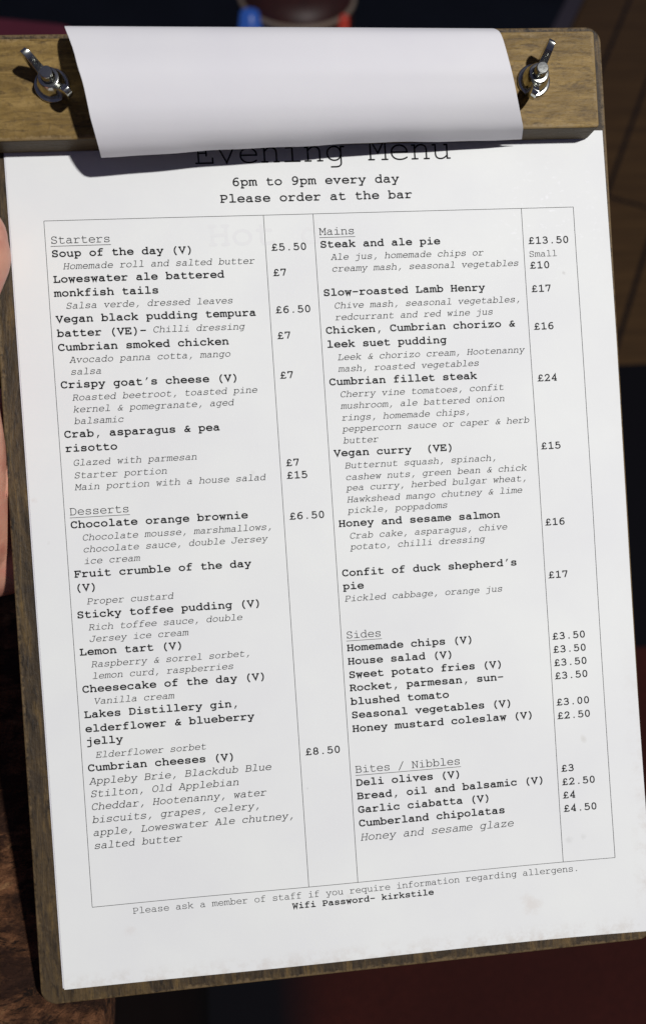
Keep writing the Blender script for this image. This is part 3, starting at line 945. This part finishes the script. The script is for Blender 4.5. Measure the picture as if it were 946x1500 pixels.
for (mx, my, mz), segs in (((-8, 56, -20), [(34, 50, -19, 8.4), (58, 49, -16.5, 7.6), (76, 50, -15.0, 6.6)]),
                           ((-4, 76, -20), [(42, 74, -19, 8.6), (68, 74, -16.5, 7.8), (88, 75, -15.0, 6.8)]),
                           ((-6, 96, -20), [(38, 97, -18.5, 8.2), (63, 98, -16.0, 7.4), (82, 99, -14.6, 6.4)]),
                           ((-12, 114, -19.5), [(22, 118, -17.5, 7.0), (42, 120, -15.5, 6.4), (57, 121, -14.0, 5.8)])):
    limb(hb, WR, (mx, my, mz), 18.0, 12.2, 0.85)
    pa = (mx, my, mz); pr_ = 10.8
    for (x_, y_, z_, r_) in segs:
        limb(hb, pa, (x_, y_, z_), pr_*0.93, r_)
        pa = (x_, y_, z_); pr_ = r_
bmesh.ops.recalc_face_normals(hb, faces=hb.faces)
me = bpy.data.meshes.new('hand_block'); hb.to_mesh(me); hb.free()
tmp = bpy.data.objects.new('hand_block', me); C.objects.link(tmp)
m = tmp.modifiers.new('fuse', 'REMESH'); m.mode = 'VOXEL'; m.voxel_size = 0.0014
m = tmp.modifiers.new('smooth', 'SMOOTH'); m.factor = 0.5; m.iterations = 9
dg = bpy.context.evaluated_depsgraph_get()
hm = bpy.data.meshes.new_from_object(tmp.evaluated_get(dg))
bpy.data.objects.remove(tmp)
# flesh presses flat against the board's two faces and its edge
for v_ in hm.vertices:
    x_, y_, z_ = v_.co.x/MM, -v_.co.y/MM, v_.co.z/MM
    if x_ > -18.5 and -64 < y_ < 269:
        if z_ > -3 and z_ < 0.75: v_.co.z = (0.75 if x_ > -12 else 0.0)*MM + 0.00005
        elif -6.4 < z_ <= -3: v_.co.z = -6.4*MM
hand = link('person', hm, skin.m, None, PAGE.copy(), smooth=True)
tag(hand, "left hand gripping the clipboard's left edge, thumb pressed on top", 'person')
nm = Mat('nail', rough=0.3, spec=0.5, color=(0.56, 0.31, 0.24)).m
bm = bmesh.new()
axis = (Vector((-22.6, 10.0, 0)) - Vector((-25.5, 17.0, 0))).normalized(); sd = Vector((-axis.y, axis.x, 0))
grid = []
for j in range(9):
    rowv = []
    for i in range(9):
        s_ = (i/8-0.5)*2; t = j/8
        wd_ = 6.2*(1 - 0.25*max(0, t-0.7)/0.3*abs(s_)**2)
        lon = -3.0 + 12.5*t*(1-0.14*s_*s_)
        q = Vector((-24.0, 13.5, 0)) + axis*(lon-2) + sd*(s_*wd_)
        z_ = 21.6 - 3.4*s_*s_ - 1.5*max(0, t-0.55)**2*4
        rowv.append(bm.verts.new(P(q.x, q.y, z_)))
    grid.append(rowv)
for j in range(8):
    for i in range(8):
        bm.faces.new((grid[j][i], grid[j][i+1], grid[j+1][i+1], grid[j+1][i]))
nail = from_bm('thumbnail', bm, nm, hand, smooth=True)
m = nail.modifiers.new('thickness', 'SOLIDIFY'); m.thickness = 0.0005
cuff = fabric('dark_knit', (0.012, 0.012, 0.016), (0.03, 0.03, 0.04), 500)
bm = bmesh.new()
A, B = P(-150, 134, -37.5), P(-330, 168, -42)
ax = (B-A).normalized(); side = ax.cross(Vector((0, 0, 1))).normalized(); up = side.cross(ax)
rr = []
for d_, r in ((0.004, 0.030), (0.0, 0.033), (0.003, 0.036), (0.02, 0.036), (0.05, 0.037), (0.09, 0.039), (0.13, 0.040), (0.18, 0.043)):
    rr.append([bm.verts.new(A + ax*d_ + side*math.cos(2*math.pi*k/32)*r + up*math.sin(2*math.pi*k/32)*r) for k in range(32)])
for p_, q_ in zip(rr, rr[1:]):
    for k in range(32): bm.faces.new((p_[k], p_[(k+1) % 32], q_[(k+1) % 32], q_[k]))
bm.faces.new(rr[-1])
from_bm('sleeve', bm, cuff.m, hand, smooth=True)

# ------------------------------------------------------------------ blurred blue and red reflections far behind, added as glowing bodies
reflection_glow('blue_reflection', (0.126, 1.215, FLOOR), (0.03, 0.10, 0.42), 0.40, 0.026, 0.262, 'slim blue glow added for a blurred reflection beside the dark red pouf')
reflection_glow('red_reflection', (0.2790, 1.185, FLOOR), (0.50, 0.05, 0.03), 0.32, 0.013, 0.270, 'small red glow added for a blurred reflection in front of the dark red pouf')
